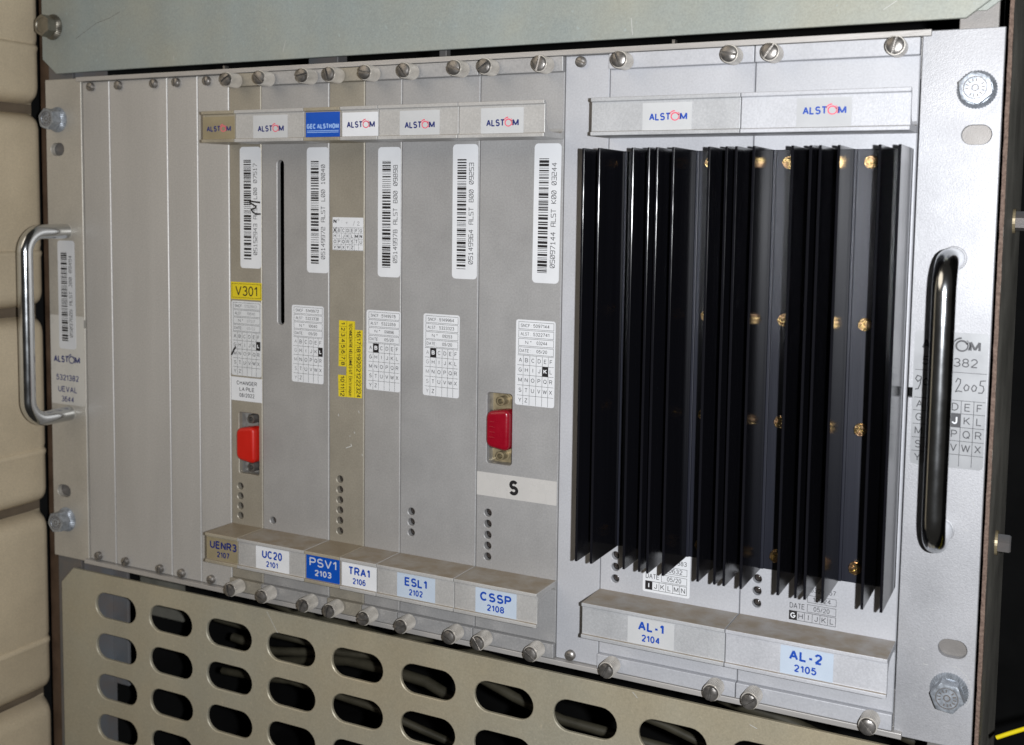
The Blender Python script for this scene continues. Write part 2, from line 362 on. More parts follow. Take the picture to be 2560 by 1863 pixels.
# plain grotesque capitals, digits and a few lower-case letters as centre lines: (width, strokes); cap height 1
SANS = {
 'A':(.70,[[(0,0),(.35,1),(.70,0)],[(.12,.34),(.58,.34)]]),
 'B':(.64,[[(0,.53),(.36,.53)]+arc(.36,.765,.24,.235,-90,90)[1:]+[(0,1),(0,0),(.38,0)]+arc(.38,.265,.26,.265,-90,90)[1:]]),
 'C':(.70,[arc(.36,.5,.36,.5,42,318)]), 'D':(.68,[[(0,0),(0,1),(.26,1)]+arc(.26,.5,.42,.5,90,-90)[1:]+[(0,0)]]),
 'E':(.58,[[(.58,1),(0,1),(0,0),(.58,0)],[(0,.53),(.52,.53)]]), 'F':(.54,[[(.54,1),(0,1),(0,0)],[(0,.5),(.46,.5)]]),
 'G':(.74,[arc(.37,.5,.37,.5,45,340)+[(.73,.46),(.40,.46)]]), 'H':(.66,[[(0,0),(0,1)],[(.66,0),(.66,1)],[(0,.53),(.66,.53)]]),
 'I':(.0,[[(0,0),(0,1)]]), 'J':(.46,[[(.46,1),(.46,.25)]+arc(.23,.25,.23,.25,0,-180)[1:]]),
 'K':(.64,[[(0,0),(0,1)],[(.62,1),(.0,.36)],[(.21,.56),(.66,0)]]), 'L':(.52,[[(0,1),(0,0),(.52,0)]]),
 'M':(.78,[[(0,0),(0,1),(.39,.08),(.78,1),(.78,0)]]), 'N':(.66,[[(0,0),(0,1),(.66,0),(.66,1)]]),
 'O':(.76,[arc(.38,.5,.38,.5,90,450)]), 'P':(.60,[[(0,0),(0,1),(.36,1)]+arc(.36,.73,.24,.27,90,-90)[1:]+[(0,.46)]]),
 'Q':(.76,[arc(.38,.5,.38,.5,90,450),[(.46,.24),(.74,-.04)]]),
 'R':(.66,[[(0,0),(0,1),(.38,1)]+arc(.38,.74,.25,.26,90,-90)[1:]+[(0,.48)],[(.36,.48),(.66,0)]]),
 'S':(.62,[arc(.31,.745,.28,.255,28,250)+arc(.31,.265,.31,.265,78,-155)]),
 'T':(.64,[[(0,1),(.64,1)],[(.32,1),(.32,0)]]), 'U':(.66,[[(0,1),(0,.33)]+arc(.33,.33,.33,.33,180,360)[1:]+[(.66,1)]]),
 'V':(.68,[[(0,1),(.34,0),(.68,1)]]), 'W':(.96,[[(0,1),(.24,0),(.48,.95),(.72,0),(.96,1)]]), 'X':(.66,[[(0,0),(.66,1)],[(0,1),(.66,0)]]),
 'Y':(.66,[[(0,1),(.33,.44),(.66,1)],[(.33,.44),(.33,0)]]), 'Z':(.62,[[(0,1),(.62,1),(0,0),(.62,0)]]),
 '0':(.52,[arc(.26,.5,.26,.5,90,450)]), '1':(.30,[[(0,.72),(.26,1),(.26,0)]]),
 '2':(.54,[arc(.27,.72,.26,.28,170,-35)+[(.0,0),(.54,0)]]), '3':(.54,[arc(.26,.755,.25,.245,155,-88)+arc(.26,.265,.28,.265,88,-155)]),
 '4':(.58,[[(.42,0),(.42,1),(0,.27),(.58,.27)]]), '5':(.54,[[(.50,1),(.10,1),(.04,.50)]+arc(.26,.33,.28,.33,135,-155)]),
 '6':(.54,[arc(.30,.62,.30,.38,50,180)+arc(.27,.32,.27,.32,180,540)]), '7':(.54,[[(0,1),(.54,1),(.30,.5),(.18,0)]]),
 '8':(.54,[arc(.27,.755,.235,.245,-90,270),arc(.27,.265,.27,.265,90,450)]), '9':(.54,[arc(.24,.38,.30,.38,230,360)+arc(.27,.68,.27,.32,0,360)]),
 '-':(.30,[[(0,.38),(.30,.38)]]), '/':(.30,[[(0,0),(.30,1)]]), ':':(.0,[[(0,.04),(0,.12)],[(0,.60),(0,.68)]]), '°':(.22,[arc(.11,.86,.11,.12,0,360,10)]), '.':(.0,[[(0,0),(0,.08)]]),
 'e':(.48,[[(.02,.37),(.48,.37)]+arc(.24,.36,.24,.36,5,320)]), 'l':(.0,[[(0,0),(0,1)]]), 'c':(.46,[arc(.24,.36,.24,.36,45,315)]),
 't':(.28,[[(.12,.92),(.12,.10),(.28,.03)],[(0,.68),(.28,.68)]]), 'r':(.28,[[(0,0),(0,.72)],[(0,.45),(.12,.66),(.28,.70)]]), 'o':(.50,[arc(.25,.36,.25,.36,90,450)]),
 'n':(.44,[[(0,0),(0,.72)],[(0,.46)]+arc(.22,.48,.22,.24,170,0)+[(.44,0)]]), 'i':(.0,[[(0,0),(0,.68)],[(0,.90),(0,.98)]]),
 'q':(.48,[arc(.24,.36,.24,.36,0,360),[(.48,.72),(.48,-.26)]]), 'u':(.44,[[(0,.72),(0,.24)]+arc(.22,.24,.22,.24,180,360)[1:]+[(.44,.72),(.44,0)]])}
def ribbon(pts, t):
    """outline strip of constant width t along pts; returns verts, quads"""
    P = [pts[0]]
    for p in pts[1:]:
        if math.hypot(p[0]-P[-1][0], p[1]-P[-1][1]) > 1e-5: P.append(p)
    closed = len(P) > 3 and math.hypot(P[0][0]-P[-1][0], P[0][1]-P[-1][1]) < 1e-4
    if closed: P = P[:-1]
    n = len(P); v = []
    for i in range(n):
        a = P[i-1] if (i or closed) else None; b = P[(i+1) % n] if (i < n-1 or closed) else None
        d0 = Vector((P[i][0]-a[0], P[i][1]-a[1])).normalized() if a else None
        d1 = Vector((b[0]-P[i][0], b[1]-P[i][1])).normalized() if b else None
        if d0 is None: d0 = d1
        if d1 is None: d1 = d0
        n0, n1 = Vector((-d0.y, d0.x)), Vector((-d1.y, d1.x)); m_ = n0+n1
        if m_.length < .3: m_ = n0*1.0; k = 1.0
        else: k = max(m_.dot(n0), .55)
        o = m_*(t/2/k); v += [(P[i][0]+o.x, P[i][1]+o.y), (P[i][0]-o.x, P[i][1]-o.y)]
    f = [(2*i, 2*i+1, (2*i+3) % (2*n), (2*i+2) % (2*n)) for i in range(n if closed else n-1)]
    return v, f
def split_corners(strokes, t):
    """cut strokes at sharp corners so that every limb keeps its full weight"""
    out = []
    for pl in strokes:
        cur = [pl[0]]
        for i in range(1, len(pl)):
            cur.append(pl[i])
            if i < len(pl)-1:
                a = Vector((pl[i][0]-pl[i-1][0], pl[i][1]-pl[i-1][1])); b = Vector((pl[i+1][0]-pl[i][0], pl[i+1][1]-pl[i][1]))
                if a.length > 1e-6 and b.length > 1e-6 and a.angle(b) > math.radians(50):
                    e = a.normalized()*t*.42; cur[-1] = (pl[i][0]+e.x*(a.angle(b) < 1.9), pl[i][1]+e.y*(a.angle(b) < 1.9)); out.append(cur); cur = [pl[i]]
        out.append(cur)
    return out
def text(mb, s, x, y, h, z, mi=0, w=None, off=0.0, rot=0, align='l', track=0.0, maxw=None):
    """baseline start (x,y), cap height h mm, optional total width w; off thickens the strokes"""
    t = 0.125+off*3.0; gap = .15+t*.25+track; cx = 0; items = []
    for ch in s:
        if ch == ' ': cx += .34; continue
        wd, st = SANS[ch]; items.append((cx+t/2, st)); cx += wd+t+gap-.17*.4
    cx -= gap-.17*.4
    sx = h if w is None else w/max(cx, 1e-6)
    if maxw and cx*sx > maxw: sx = maxw/cx
    ox = {'l':0, 'c':-cx*sx/2, 'r':-cx*sx}[align]
    ca, sa = math.cos(math.radians(rot)), math.sin(math.radians(rot))
    for px, st in items:
        for k, pl in enumerate(split_corners(st, t)):
            # widths are applied after scaling so that strokes keep an even weight
            q = [(ox+(px+p[0])*sx, (t/2+p[1]*(1-t))*h) for p in pl]
            v, f = ribbon(q, t*h*(.6+.4*min(1, sx/h)))
            mb.add([(x+a*ca-b*sa, y+a*sa+b*ca, z+k*.002) for a, b in v], f, mi)
    return cx*sx
STK = {  # narrow stroke font, unit box 0..1 x 0..1
 '0':[[(0,.2),(0,.8),(.2,1),(.8,1),(1,.8),(1,.2),(.8,0),(.2,0),(0,.2)],[(.1,.1),(.9,.9)]], '1':[[(.2,.8),(.5,1),(.5,0)],[(.2,0),(.8,0)]],
 '2':[[(0,1),(.9,1),(1,.85),(1,.55),(.85,.5),(0,.5),(0,0),(1,0)]], '3':[[(0,1),(1,1),(1,0),(0,0)],[(.2,.5),(1,.5)]],
 '4':[[(.75,0),(.75,1),(0,.35),(1,.35)]], '5':[[(1,1),(0,1),(0,.55),(.85,.55),(1,.4),(1,.1),(.9,0),(0,0)]],
 '6':[[(.9,1),(.1,1),(0,.8),(0,0),(1,0),(1,.5),(0,.5)]], '7':[[(0,1),(1,1),(1,.8),(.3,0)]],
 '8':[[(0,.5),(0,0),(1,0),(1,.5),(.1,.5),(.1,1),(.9,1),(.9,.5)]], '9':[[(1,.5),(0,.5),(0,1),(1,1),(1,.2),(.9,0),(.1,0)]],
 'A':[[(0,0),(0,.9),(.1,1),(1,1),(1,0)],[(0,.5),(1,.5)]], 'L':[[(0,1),(0,0),(1,0)]], 'S':[[(1,1),(.1,1),(0,.9),(0,.6),(.9,.45),(1,.3),(1,0),(0,0)]],
 'T':[[(0,1),(1,1)],[(.5,1),(.5,0)]], 'B':[[(0,0),(0,1),(.8,1),(.9,.9),(.9,.55),(0,.5)],[(.9,.5),(1,.4),(1,.1),(.9,0),(0,0)]],
 'K':[[(0,0),(0,1)],[(1,1),(0,.5),(1,0)]], 'J':[[(.3,1),(.9,1),(.9,.1),(.8,0),(0,0)]], ' ':[]}
def stroke_text_up(mb, s, x, y0, y1, h, z, w, mi):
    """reads bottom to top; x = baseline (right side), text occupies x-h .. x"""
    n = len(s); p = (y1-y0)/n
    for i, ch in enumerate(s):
        for pl in STK[ch]:
            mb.stroke([(x-b*h, y0+p*(i+a*0.72)) for a, b in pl], w, z, mi)
def sticker(parent, name, x0, x1, y0, y1, m_, z=0, r=0.3, th=0.12, tilt=0, holes=(), outline=None, label=None):
    mb = MB().plate(outline or rrect(x0, x1, y0, y1, r), holes, z, z+th)
    if tilt: rotz(mb, (x0+x1)/2, (y0+y1)/2, tilt)
    o = part(name, mb, m_, parent)
    if label: o['label'] = label
    return o, z+th+0.03
def rotz(mb, cx, cy, deg):
    c, s = math.cos(math.radians(deg)), math.sin(math.radians(deg))
    mb.v = [(cx+(p[0]-cx)*c-(p[1]-cy)*s, cy+(p[0]-cx)*s+(p[1]-cy)*c, p[2]) for p in mb.v]
def lettering(mb, st):
    return part('lettering', mb, INKS, st, normals=False)
def wordmark(mb, x0, x1, y, z, c=NV, ring=PK, h=None):
    """ALST(ring)M word between x0 and x1, baseline y"""
    w = x1-x0; h = h or w*0.19
    text(mb, 'ALST', x0, y, h, z, c, w=w*0.56, off=0.03, track=-.05)
    text(mb, 'M', x0+w*0.80, y, h, z, c, w=w*0.19, off=0.03)
    cx, cy = x0+w*0.675, y+h*0.5
    for r0, r1, a0, a1, dx in ((h*0.56,h*0.37,20,395,0),(h*0.66,h*0.55,-40,60,h*0.05),(h*0.82,h*0.64,95,160,h*0.02)):
        n = 26 if a1-a0 > 200 else 9; pts = []
        for i in range(n+1):
            a = math.radians(a0+(a1-a0)*i/n); pts.append((cx+dx+r0*1.06*math.cos(a), cy+r0*math.sin(a)))
        inn = []
        for i in range(n+1):
            a = math.radians(a0+(a1-a0)*i/n); t = i/n; rr = r1+(r0-r1)*0.35*t; inn.append((cx+dx+rr*1.06*math.cos(a), cy+rr*math.sin(a)))
        for i in range(n): mb.flat([pts[i],pts[i+1],inn[i+1],inn[i]], z, ring)
def barcode_label(parent, x0, y0, code, seed, wd=13.0, ht=60.0, z=0, tilt=0, marks=None):
    st, zz = sticker(parent, 'barcode_label', x0, x0+wd, y0, y0+ht, M_paper, z=z, r=1.8, tilt=tilt)
    mb = MB(); rnd = random.Random(seed); y = y0+4.4; top = y0+53.6
    while y < top:
        b = rnd.choice((.28,.28,.28,.62,.62,.95,1.15)); mb.rect(x0+2.4, x0+7.0, y, min(y+b, top), zz, K if b > .4 else G); y += b+rnd.choice((.32,.32,.45,.62,.8))
    stroke_text_up(mb, code, x0+10.6, y0+6.8, y0+52.2, 2.1, zz, 0.27, G)
    if marks: marks(mb, zz)
    if tilt: rotz(mb, x0+wd/2, y0+ht/2, tilt)
    lettering(mb, st)
def info_label(parent, x0, y1, vals, inv, faded=False, white=None, slash=False):
    wd, ht = 19.0, 37.8; y0 = y1-ht
    st, z = sticker(parent, 'revision_label', x0, x0+wd, y0, y1, white or M_paper, r=1.1, tilt=-0.15)
    mb = MB(); c1 = G if faded else K; X = lambda f: x0+f*wd; Y = lambda f: y1-f*ht
    names = ('SNCF :', 'ALST :', 'N °', 'DATE :')
    for i in range(4):
        a, b = 0.025+0.098*i, 0.108+0.098*i
        mb.stroke([(X(.07),Y(a)),(X(.96),Y(a)),(X(.96),Y(b)),(X(.07),Y(b)),(X(.07),Y(a))], 0.16, z, G)
        text(mb, names[i], X((.12,.12,.24,.10)[i]), Y(b-0.022), 1.45, z, G, w=wd*(.28,.26,.16,.28)[i])
        v = vals[i]; text(mb, v, X(.44 if len(v) > 6 else .53), Y(b-0.022), 1.5, z, F if faded else K, w=wd*(.41 if len(v) > 6 else .27))
    cols = (.05,.20,.365,.53,.685,.835,.975); rows = (.415,.53,.645,.765,.885,1.0)
    for cx in cols[1:6]: mb.rect(X(cx)-.07, X(cx)+.07, Y(.995), Y(rows[0]), z, K)
    for ry in rows[:5]: mb.rect(X(.05), X(.975), Y(ry)-.07, Y(ry)+.07, z, K)
    al = 'ABCDEFGHIJKLMNOPQRSTUVWXYZ'
    for i, ch in enumerate(al):
        r_, c_ = divmod(i, 6); xc = X((cols[c_]+cols[c_+1])/2); yb = Y((rows[r_]+rows[r_+1])/2)-0.85
        if ch == inv:
            mb.rect(X(cols[c_]), X(cols[c_+1]), Y(rows[r_+1]), Y(rows[r_]), z+.01, K); text(mb, ch, xc, yb, 1.9, z+.02, W_, off=.03, align='c')
        else: text(mb, ch, xc, yb, 1.85, z, F if (c_ == 0 and not slash and parent_fade.get(parent.name)) else G, align='c', maxw=2.0)
    if slash:
        mb.stroke([(x0+.2,y0+10.4),(x0+1.4,y0+12.6),(x0+2.6,y0+14.2)], 1.0, z+.03, K)
    rotz(mb, x0+wd/2, (y0+y1)/2, -0.15)
    lettering(mb, st)
parent_fade = {}

# ------------------------------------------------------------------ shared small hardware meshes
def slot_cut(me_mb, w, L, z0, z1, smooth=None):
    return boolean(me_mb.mesh('a'), MB().box(-L, L, -w/2, w/2, z0, z1).mesh('b'))
THUMB_BODY = MB().lathe([(2.3,-.6),(2.3,.7),(3.3,.75),(3.55,1.0),(3.55,8.3),(3.45,8.5)], 72, (0.9,8.4,.24)).mesh('thumb_screw', smooth=25)
THUMB_HEAD = slot_cut(MB().lathe([(3.0,8.4),(3.15,8.5),(3.15,9.5),(2.95,9.9),(2.3,10.2),(1.2,10.38),(.3,10.42)], 40), .95, 5, 9.2, 14)
SMALL_HEAD = slot_cut(MB().lathe([(2.3,-.6),(2.3,1.5),(2.2,1.8),(1.7,2.2),(1.0,2.4),(.3,2.45)], 32), .7, 4, 1.5, 5)
def hexpts(r): return [(r*math.cos(math.pi/3*i), r*math.sin(math.pi/3*i)) for i in range(6)]
def hex_head(r, z0, z1, dish=True):
    mb = MB().plate(hexpts(r), [], z0, z1)
    cone = MB().lathe([(r*1.5,z0-1),(r*1.5,z1-1.1),(r*0.86,z1+.05),(r*0.86,z1+3)], 48)
    a = mb.mesh('hx'); b_ = MB().lathe([(r*2,z1-2.2),(r*2,z1+2)], 48)
    # chamfer: subtract (big ring minus cone) -> intersect with cone
    oa = bpy.data.objects.new('ta', a); ob = bpy.data.objects.new('tb', cone.mesh('c')); COL.objects.link(oa); COL.objects.link(ob)
    md = oa.modifiers.new('b', 'BOOLEAN'); md.object = ob; md.operation = 'INTERSECT'; md.solver = 'EXACT'
    dg = bpy.context.evaluated_depsgraph_get(); dg.update()
    me = bpy.data.meshes.new_from_object(oa.evaluated_get(dg), depsgraph=dg); bpy.data.objects.remove(oa); bpy.data.objects.remove(ob)
    if dish:
        me = boolean(me, MB().lathe([(r*.62,z1-.35),(r*.68,z1+.02),(r*.68,z1+2)], 40).mesh('d'))
    else: me.materials.clear()
    return me
BOLT_HEAD = hex_head(5.9, 2.6, 8.2)
BOLT_WASH = MB().lathe([(5.6,-.3),(6.9,-.3),(6.9,.7),(6.2,1.9),(5.4,2.7),(3,2.7)], 80, (-.5,2.0,.28)).mesh('washer', smooth=20)
mk = MB()
for i in range(14):
    a = 2*math.pi*i/14; l0, l1 = 2.2, 3.3
    if i in (3, 9): continue
    c_, s_ = math.cos(a), math.sin(a); wv = .22
    pts = [(l0*c_-wv*s_, l0*s_+wv*c_), (l0*c_+wv*s_, l0*s_-wv*c_), (l1*c_+wv*s_, l1*s_-wv*c_), (l1*c_-wv*s_, l1*s_+wv*c_)]
    mk.plate(pts, [], 7.7, 8.12)
mk.plate(circ(0,0,1.3,20), [circ(0,0,.85,20)], 7.7, 8.05)
mk.plate(circ(0,0,4.05,40), [circ(0,0,3.75,40)], 7.7, 8.3)
BOLT_MARK = mk.mesh('marks')
GOLD_HEAD = hex_head(2.4, .5, 2.3)
GOLD_WASH = MB().lathe([(2.5,-.2),(2.5,.35),(2.4,.55)], 36).mesh('gw', smooth=30)
gm = MB()
for (x,y) in ((-.8,.55),(.8,.55),(0,-.75)): gm.plate(circ(x,y,.5,10), [circ(x,y,.22,10)], 1.9, 2.25)
GOLD_MARK = gm.mesh('gm')
LED_DOME = MB().lathe([(1.55,-5),(1.55,-2.9),(1.45,-2.3),(1.1,-1.85),(.6,-1.65),(.1,-1.6)], 24).mesh('led', smooth=60)

def screw(parent, x, y, z, ang=None, old=False):
    ang = random.uniform(0, math.pi) if ang is None else ang
    o = obj('screw', SMALL_HEAD, M_steel, parent, (x,y,z), rot=ang); return o
THB = {}
def thumb(parent, x, y, z=2.0, old=False, ang=None):
    key = 'old' if old else 'new'
    if key not in THB:
        b_, h_ = (THUMB_BODY, THUMB_HEAD) if not old else (THUMB_BODY.copy(), THUMB_HEAD.copy())
        THB[key] = (b_, h_)
    b_, h_ = THB[key]; ang = random.uniform(0, math.pi) if ang is None else ang
    o = obj('thumb_screw', b_, M_old_scr if old else M_knurl, parent, (x,y,z), rot=ang)
    obj('slotted_head', h_, M_old_scr if old else M_steel, o, (x,y,z))
def led(parent, x, y, m_=None):
    if m_ is M_ledgreen:
        me = THB.setdefault('ledg', LED_DOME.copy())
    else: me = LED_DOME
    obj('indicator_light', me, m_ or M_led, parent, (x,y,0))

# ------------------------------------------------------------------ the setting: side wall, dark interior
wall = MB()
bands = [300, 118.0, 4.8, -107.5, -217.7, -345]
zs = [(-6,-6.5),(-3.4,-2.4),(-1.6,-.7),(1.2,0),(140,0)]
lip = ((2.6,-10.5),(3.3,-7.4),(4.6,-4.2),(6.4,-1.9),(8.6,-.6),(11.5,0))
for k in range(len(bands)-1):
    # each pressed sheet: deep rolled shoulders along its edges and one stamped bead
    y1, y0 = bands[k], bands[k+1]; seam = y0+33
    prof = [(y0+a, d) for a, d in lip]+[(seam+a, d) for a, d in ((-2.4,0),(-1.2,.5),(0,.8),(1.0,.4),(1.8,-.6),(2.8,-.5),(4.4,0))]+[(y1-a, d) for a, d in reversed(lip)]
    n = len(prof); v = []
    for zz, dx in zs:
        for (y, d) in prof: v.append((-35.2+max(d+dx, -11.2), y, zz))
    wall.add(v, [(j_*n+i_, j_*n+i_+1, (j_+1)*n+i_+1, (j_+1)*n+i_) for j_ in range(len(zs)-1) for i_ in range(n-1)])
wo = obj('cabinet_wall', wall.mesh('cabinet_wall', smooth=50), M_wall); tag(wo, kind='structure')
wo.data.flip_normals() if wo.data.polygons[0].normal.x < 0 else None
ln = MB().box(-50,-46.6,-345,300,-6.4,140)  # added sheet whose dark colour gives the wall bands their shade
tag(obj('wall_band_shade', ln.mesh('wall_band_shade'), M_bandshade), kind='structure')
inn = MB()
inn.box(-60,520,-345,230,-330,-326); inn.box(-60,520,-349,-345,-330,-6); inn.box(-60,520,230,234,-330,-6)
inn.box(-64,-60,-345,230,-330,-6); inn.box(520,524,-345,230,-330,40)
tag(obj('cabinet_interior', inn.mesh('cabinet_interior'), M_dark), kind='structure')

# rack uprights
ul = root('rack_upright', (-20,-340,-4), 'blue-grey galvanised rack upright behind the flange beside the beige wall', 'rack upright')
part('front_plate', MB().box(-28.4,-10,-340,225,-5.2,-3.2), M_galv, ul, .3)
part('side_web', MB().box(-12,-10,-340,225,-28,-5.2), M_lip, ul)
part('return_lip', MB().box(-10,1.4,-214,-135.5,-28,-26), M_lip, ul, .3)
part('brown_edge', MB().box(-37.5,-28.6,-340,225,-40,-5), M_brown, ul, .6)['label'] = 'brown painted edge of the upright'
ur = root('rack_upright', (450,-340,-4), 'dark green-grey rack upright with a raw brown cut edge beside the flange', 'rack upright')
part('front_plate', MB().box(439,452.3,-340,225,-5.2,-3.2), M_galv_l, ur, .3)
sp = MB(); nseg = 150; rr = random.Random(3); v = []
part('side_web', MB().box(455.6,456.9,-340,225,-115,-3.6), M_frame, ur)
for i in range(nseg+1):
    y = -340+565*i/nseg; v += [(455.5+rr.uniform(-.12,.12), y, -3.7), (455.55+rr.uniform(-.1,.1), y, -3.0+rr.uniform(-.2,.15)), (456.9+rr.uniform(-.12,.12), y, -3.0+rr.uniform(-.25,.15)), (457.0+rr.uniform(-.15,.1), y, -3.7)]
sp.add(v, [(4*i+j, 4*i+j+1, 4*i+j+5, 4*i+j+4) for i in range(nseg) for j in range(3)])
part('cut_edge', sp, M_cutedge, ur)['label'] = 'rough brown cut edge'
part('bent_flange', MB().box(452.0,455.6,-340,225,-32,-30), M_dark, ur)

# nuts on the side of the right upright
nutme = hex_head(4.0, 0, 5.5, dish=False)
for (y, z, lab) in ((-65.6,-48,'brass washer and pale hex nut on the dark upright, below the pull handle'),(64.0,-60,'greenish hex nut on the dark upright above the other nut')):
    nr = root('hex_nut', (456.9,y,z), lab, 'nut', 'nuts on the side of the dark upright')
    mb = MB(); prof = [(4.6,0),(4.6,1.0),(4.2,1.0)]
    v = []; n = 28
    for r_, h_ in [(5.0,-.2),(5.0,1.0)]:
        for i in range(n):
            a = 2*math.pi*i/n; v.append((456.9+h_, y+r_*math.cos(a), z+r_*math.sin(a)))
    mb.add(v, [(i,(i+1)%n,(i+1)%n+n,i+n) for i in range(n)]+[tuple(range(n)), tuple(range(2*n-1,n-1,-1))])
    part('washer', mb, M_goldplate, nr)
    mb = MB(); v = []
    for h_, k_ in ((.9,1),(5.2,1),(5.8,.88)):
        for i in range(6):
            a = math.pi/3*i+.2; v.append((456.9+h_, y+4.0*k_*math.cos(a), z+4.0*k_*math.sin(a)))
    mb.add(v, [(6*j+i, 6*j+(i+1)%6, 6*j+6+(i+1)%6, 6*j+6+i) for j in range(2) for i in range(6)]+[tuple(range(12,18)), (5,4,3,2,1,0)])
    part('nut', mb, M_galv, nr)

# ------------------------------------------------------------------ upper and lower panels
up_out = [(-29.4,144.2),(-19.2,136.0),(40,136.4),(441.4,136.8),(450.5,143.6),(450.5,225),(-29.4,225)]
up = root('cover_panel', (210,136,-2), 'plain blue-grey passivated sheet metal cover above the module rack', 'cover panel')
part('sheet', MB().plate(up_out, [], -1.8, 0, ch=.25), M_upper, up)
part('folded_corner', MB().plate([(443.6,139.4),(448.2,139.4),(453.0,143.0),(453.0,225),(443.6,225)], [], -3.0, -1.9), M_upper, up, .2)
slots = []
for r_ in range(8):
    for c_ in range(11):
        slots.append(obround(19+40*c_, -156-23.2*r_, 30, 14.4, 12))
lo_out = [(-13.4,-138.6),(-22.6,-147.8),(-22.6,-335),(452,-335),(452,-138),(200,-137.8)]
lo = root('perforated_panel', (210,-335,-2), 'olive perforated sheet metal panel with rows of long oval slots', 'perforated panel')
part('sheet', MB().plate(lo_out, slots, -1.6, 0, ch=.25, hch=.38), M_lower, lo, smooth=30)
part('stiffener', MB().box(-45,-9,-196,-140,-84,-82), M_greenpost, lo)
part('stiffener', MB().box(2,33,-170,-140,-95,-93), M_greenpost, lo)
cb = root('conduit', (300,140,-40), 'dark tubes seen in the gap under the plain cover', 'conduit')
part('tube', MB().tube([(140,139,-60),(420,139,-60)], 4), M_dark, cb, smooth=60)
part('clip', MB().box(134,152,132,143,-30,-22), M_galv, cb, .5)
part('clip', MB().box(205,209,132,143,-34,-30), M_galv, cb, .3)

# ------------------------------------------------------------------ subrack frame
fr = root('subrack_frame', (213,-133,-5), 'aluminium subrack frame with two mounting flanges, chrome pull handles and rails', 'subrack')
for sd in (0, 1):
    if sd == 0:
        out = [(-28,-133),(-.9,-133),(-.9,-2.2),(-2.2,-2.2),(-2.2,2),(-.9,2),(-.9,133),(-28,133)]; cx = -19.4; hx = -13.6
    else:
        out = [(427.05,-133),(454.7,-133),(454.7,133),(427.05,133),(427.05,1.8),(429,1.8),(429,-1.8),(427.05,-1.8)]; cx = 446.7; hx = 441.0
    holes = [obround(cx, s*95.2, 10.2, 7.0) for s in (-1,1)]
    part('mounting_flange', MB().plate(out, holes, -3.0, -.25, ch=.25), M_flange if sd else M_alu_warm, fr, smooth=30)
    # pull handle
    pts = []; Yh, Zb, R_ = 50.5, 27.5, 11.0
    pts.append((hx, Yh, -.3)); pts.append((hx, Yh, 6))
    for i in range(9):
        a = math.pi/2*i/8; pts.append((hx, Yh-R_+R_*math.cos(a), Zb-R_+R_*math.sin(a)))
    pts += [(hx, 20, Zb), (hx, 0, Zb), (hx, -20, Zb)]
    for i in range(9):
        a = math.pi/2*(1-i/8); pts.append((hx, -Yh+R_-R_*math.cos(a), Zb-R_+R_*math.sin(a)))
    pts += [(hx,-Yh,6),(hx,-Yh,-.3)]
    hd = part('pull_handle', MB().tube(pts, 4.0, 32), M_chrome, fr, smooth=60)
    for s in (-1,1): part('collar', MB().lathe([(4.5,-.4),(4.5,-.2),(4.3,-.05),(4.0,0)], 40, c=(hx, s*Yh, 0)), M_flange if sd else M_alu_warm, hd, smooth=40)
for s in (-1, 1):
    prof = [(s*130.9,2.4),(s*133.2,2.4),(s*133.2,-10),(s*116,-10),(s*116,-2.8),(s*130.9,-2.8)]
    part('rail', MB().prism_x(prof, -1.8, 430.2), M_rail, fr, .25)
for x in (-2.6, 427.0): part('side_plate', MB().box(x, x+1.8, -133, 133, -180, -3.1), M_dark, fr)
part('guide_bar', MB().box(-1, 427, 134.2, 135, -40, -20), M_rail, fr)
for x in (331, 96): part('guide_pin', MB().box(x-.6, x+.6, 133, 135.6, -6, -3), M_steel, fr)

st, z = sticker(fr, 'type_label', -27.6, -1.6, -45.8, 4, M_clear_l, z=-.25, r=.8)
mb = MB(); wordmark(mb, -25.2, -4.8, -22.4, z, NV, NV, h=3.9)
for s_, y_, w_ in (('5321382',-32.4,17.4),('UEVAL',-38.9,14.8),('3644',-44.4,9.6)): text(mb, s_, -14.9, y_, 3.3, z, NV, w=w_, align='c', off=.012)
lettering(mb, st)
barcode_label(fr, -20.6, -14.6, '05097685 ALST J00 09494', 5, z=-.1)
st, z = sticker(fr, 'type_label', 428.7, 454.1, -26.8, 23.5, M_clear, z=-.25, r=1.6)
mb = MB(); wordmark(mb, 431.4, 451.7, 16.7, z, G, G, h=3.9)
text(mb, '5321382', 441.2, 10.8, 3.3, z, G, w=19.2, align='c')
for y_ in (8.8, -1.6): mb.rect(429.4, 454, y_-.1, y_+.1, z, G)
for w_, pl in ((.4,[[(431.5,6.2),(430.2,6.6),(429.6,5.4),(430.4,4.3),(431.4,5.2),(431.6,6),(431.3,3.4),(430.6,1.6),(429.6,1.4)],[(433.4,5.8),(432.5,5),(432.6,3.4),(433.6,3.2),(434.2,4.4),(433.4,5.8)]]),
               (.38,[[(443.6,5.2),(444.2,6.6),(445.2,6.2),(445.1,4.8),(443.6,1.6),(444.6,2.0),(445.8,1.8)],[(447,4.4),(446.4,3.2),(446.9,2.2),(447.8,2.5),(448.2,3.8),(447.4,4.5),(447,4.4)],[(449.6,4.4),(449,3.2),(449.5,2.2),(450.4,2.5),(450.7,3.8),(450,4.5),(449.6,4.4)],[(453.6,6.4),(452,6.2),(451.8,4.6),(452.9,4.4),(453.2,3),(452.6,1.8),(451.4,1.8)]])):
    for q in pl: mb.stroke(q, w_, z, G)
gx = [429.2,433.5,437.5,441.7,445.8,450.1,454]; gy = [-1.6,-6.4,-11.5,-16.6,-21.7,-26.6]
for x_ in gx[1:6]: mb.rect(x_-.1, x_+.1, -26, gy[0], z, G)
for y_ in gy[1:5]: mb.rect(429.2, 454, y_-.1, y_+.1, z, G)
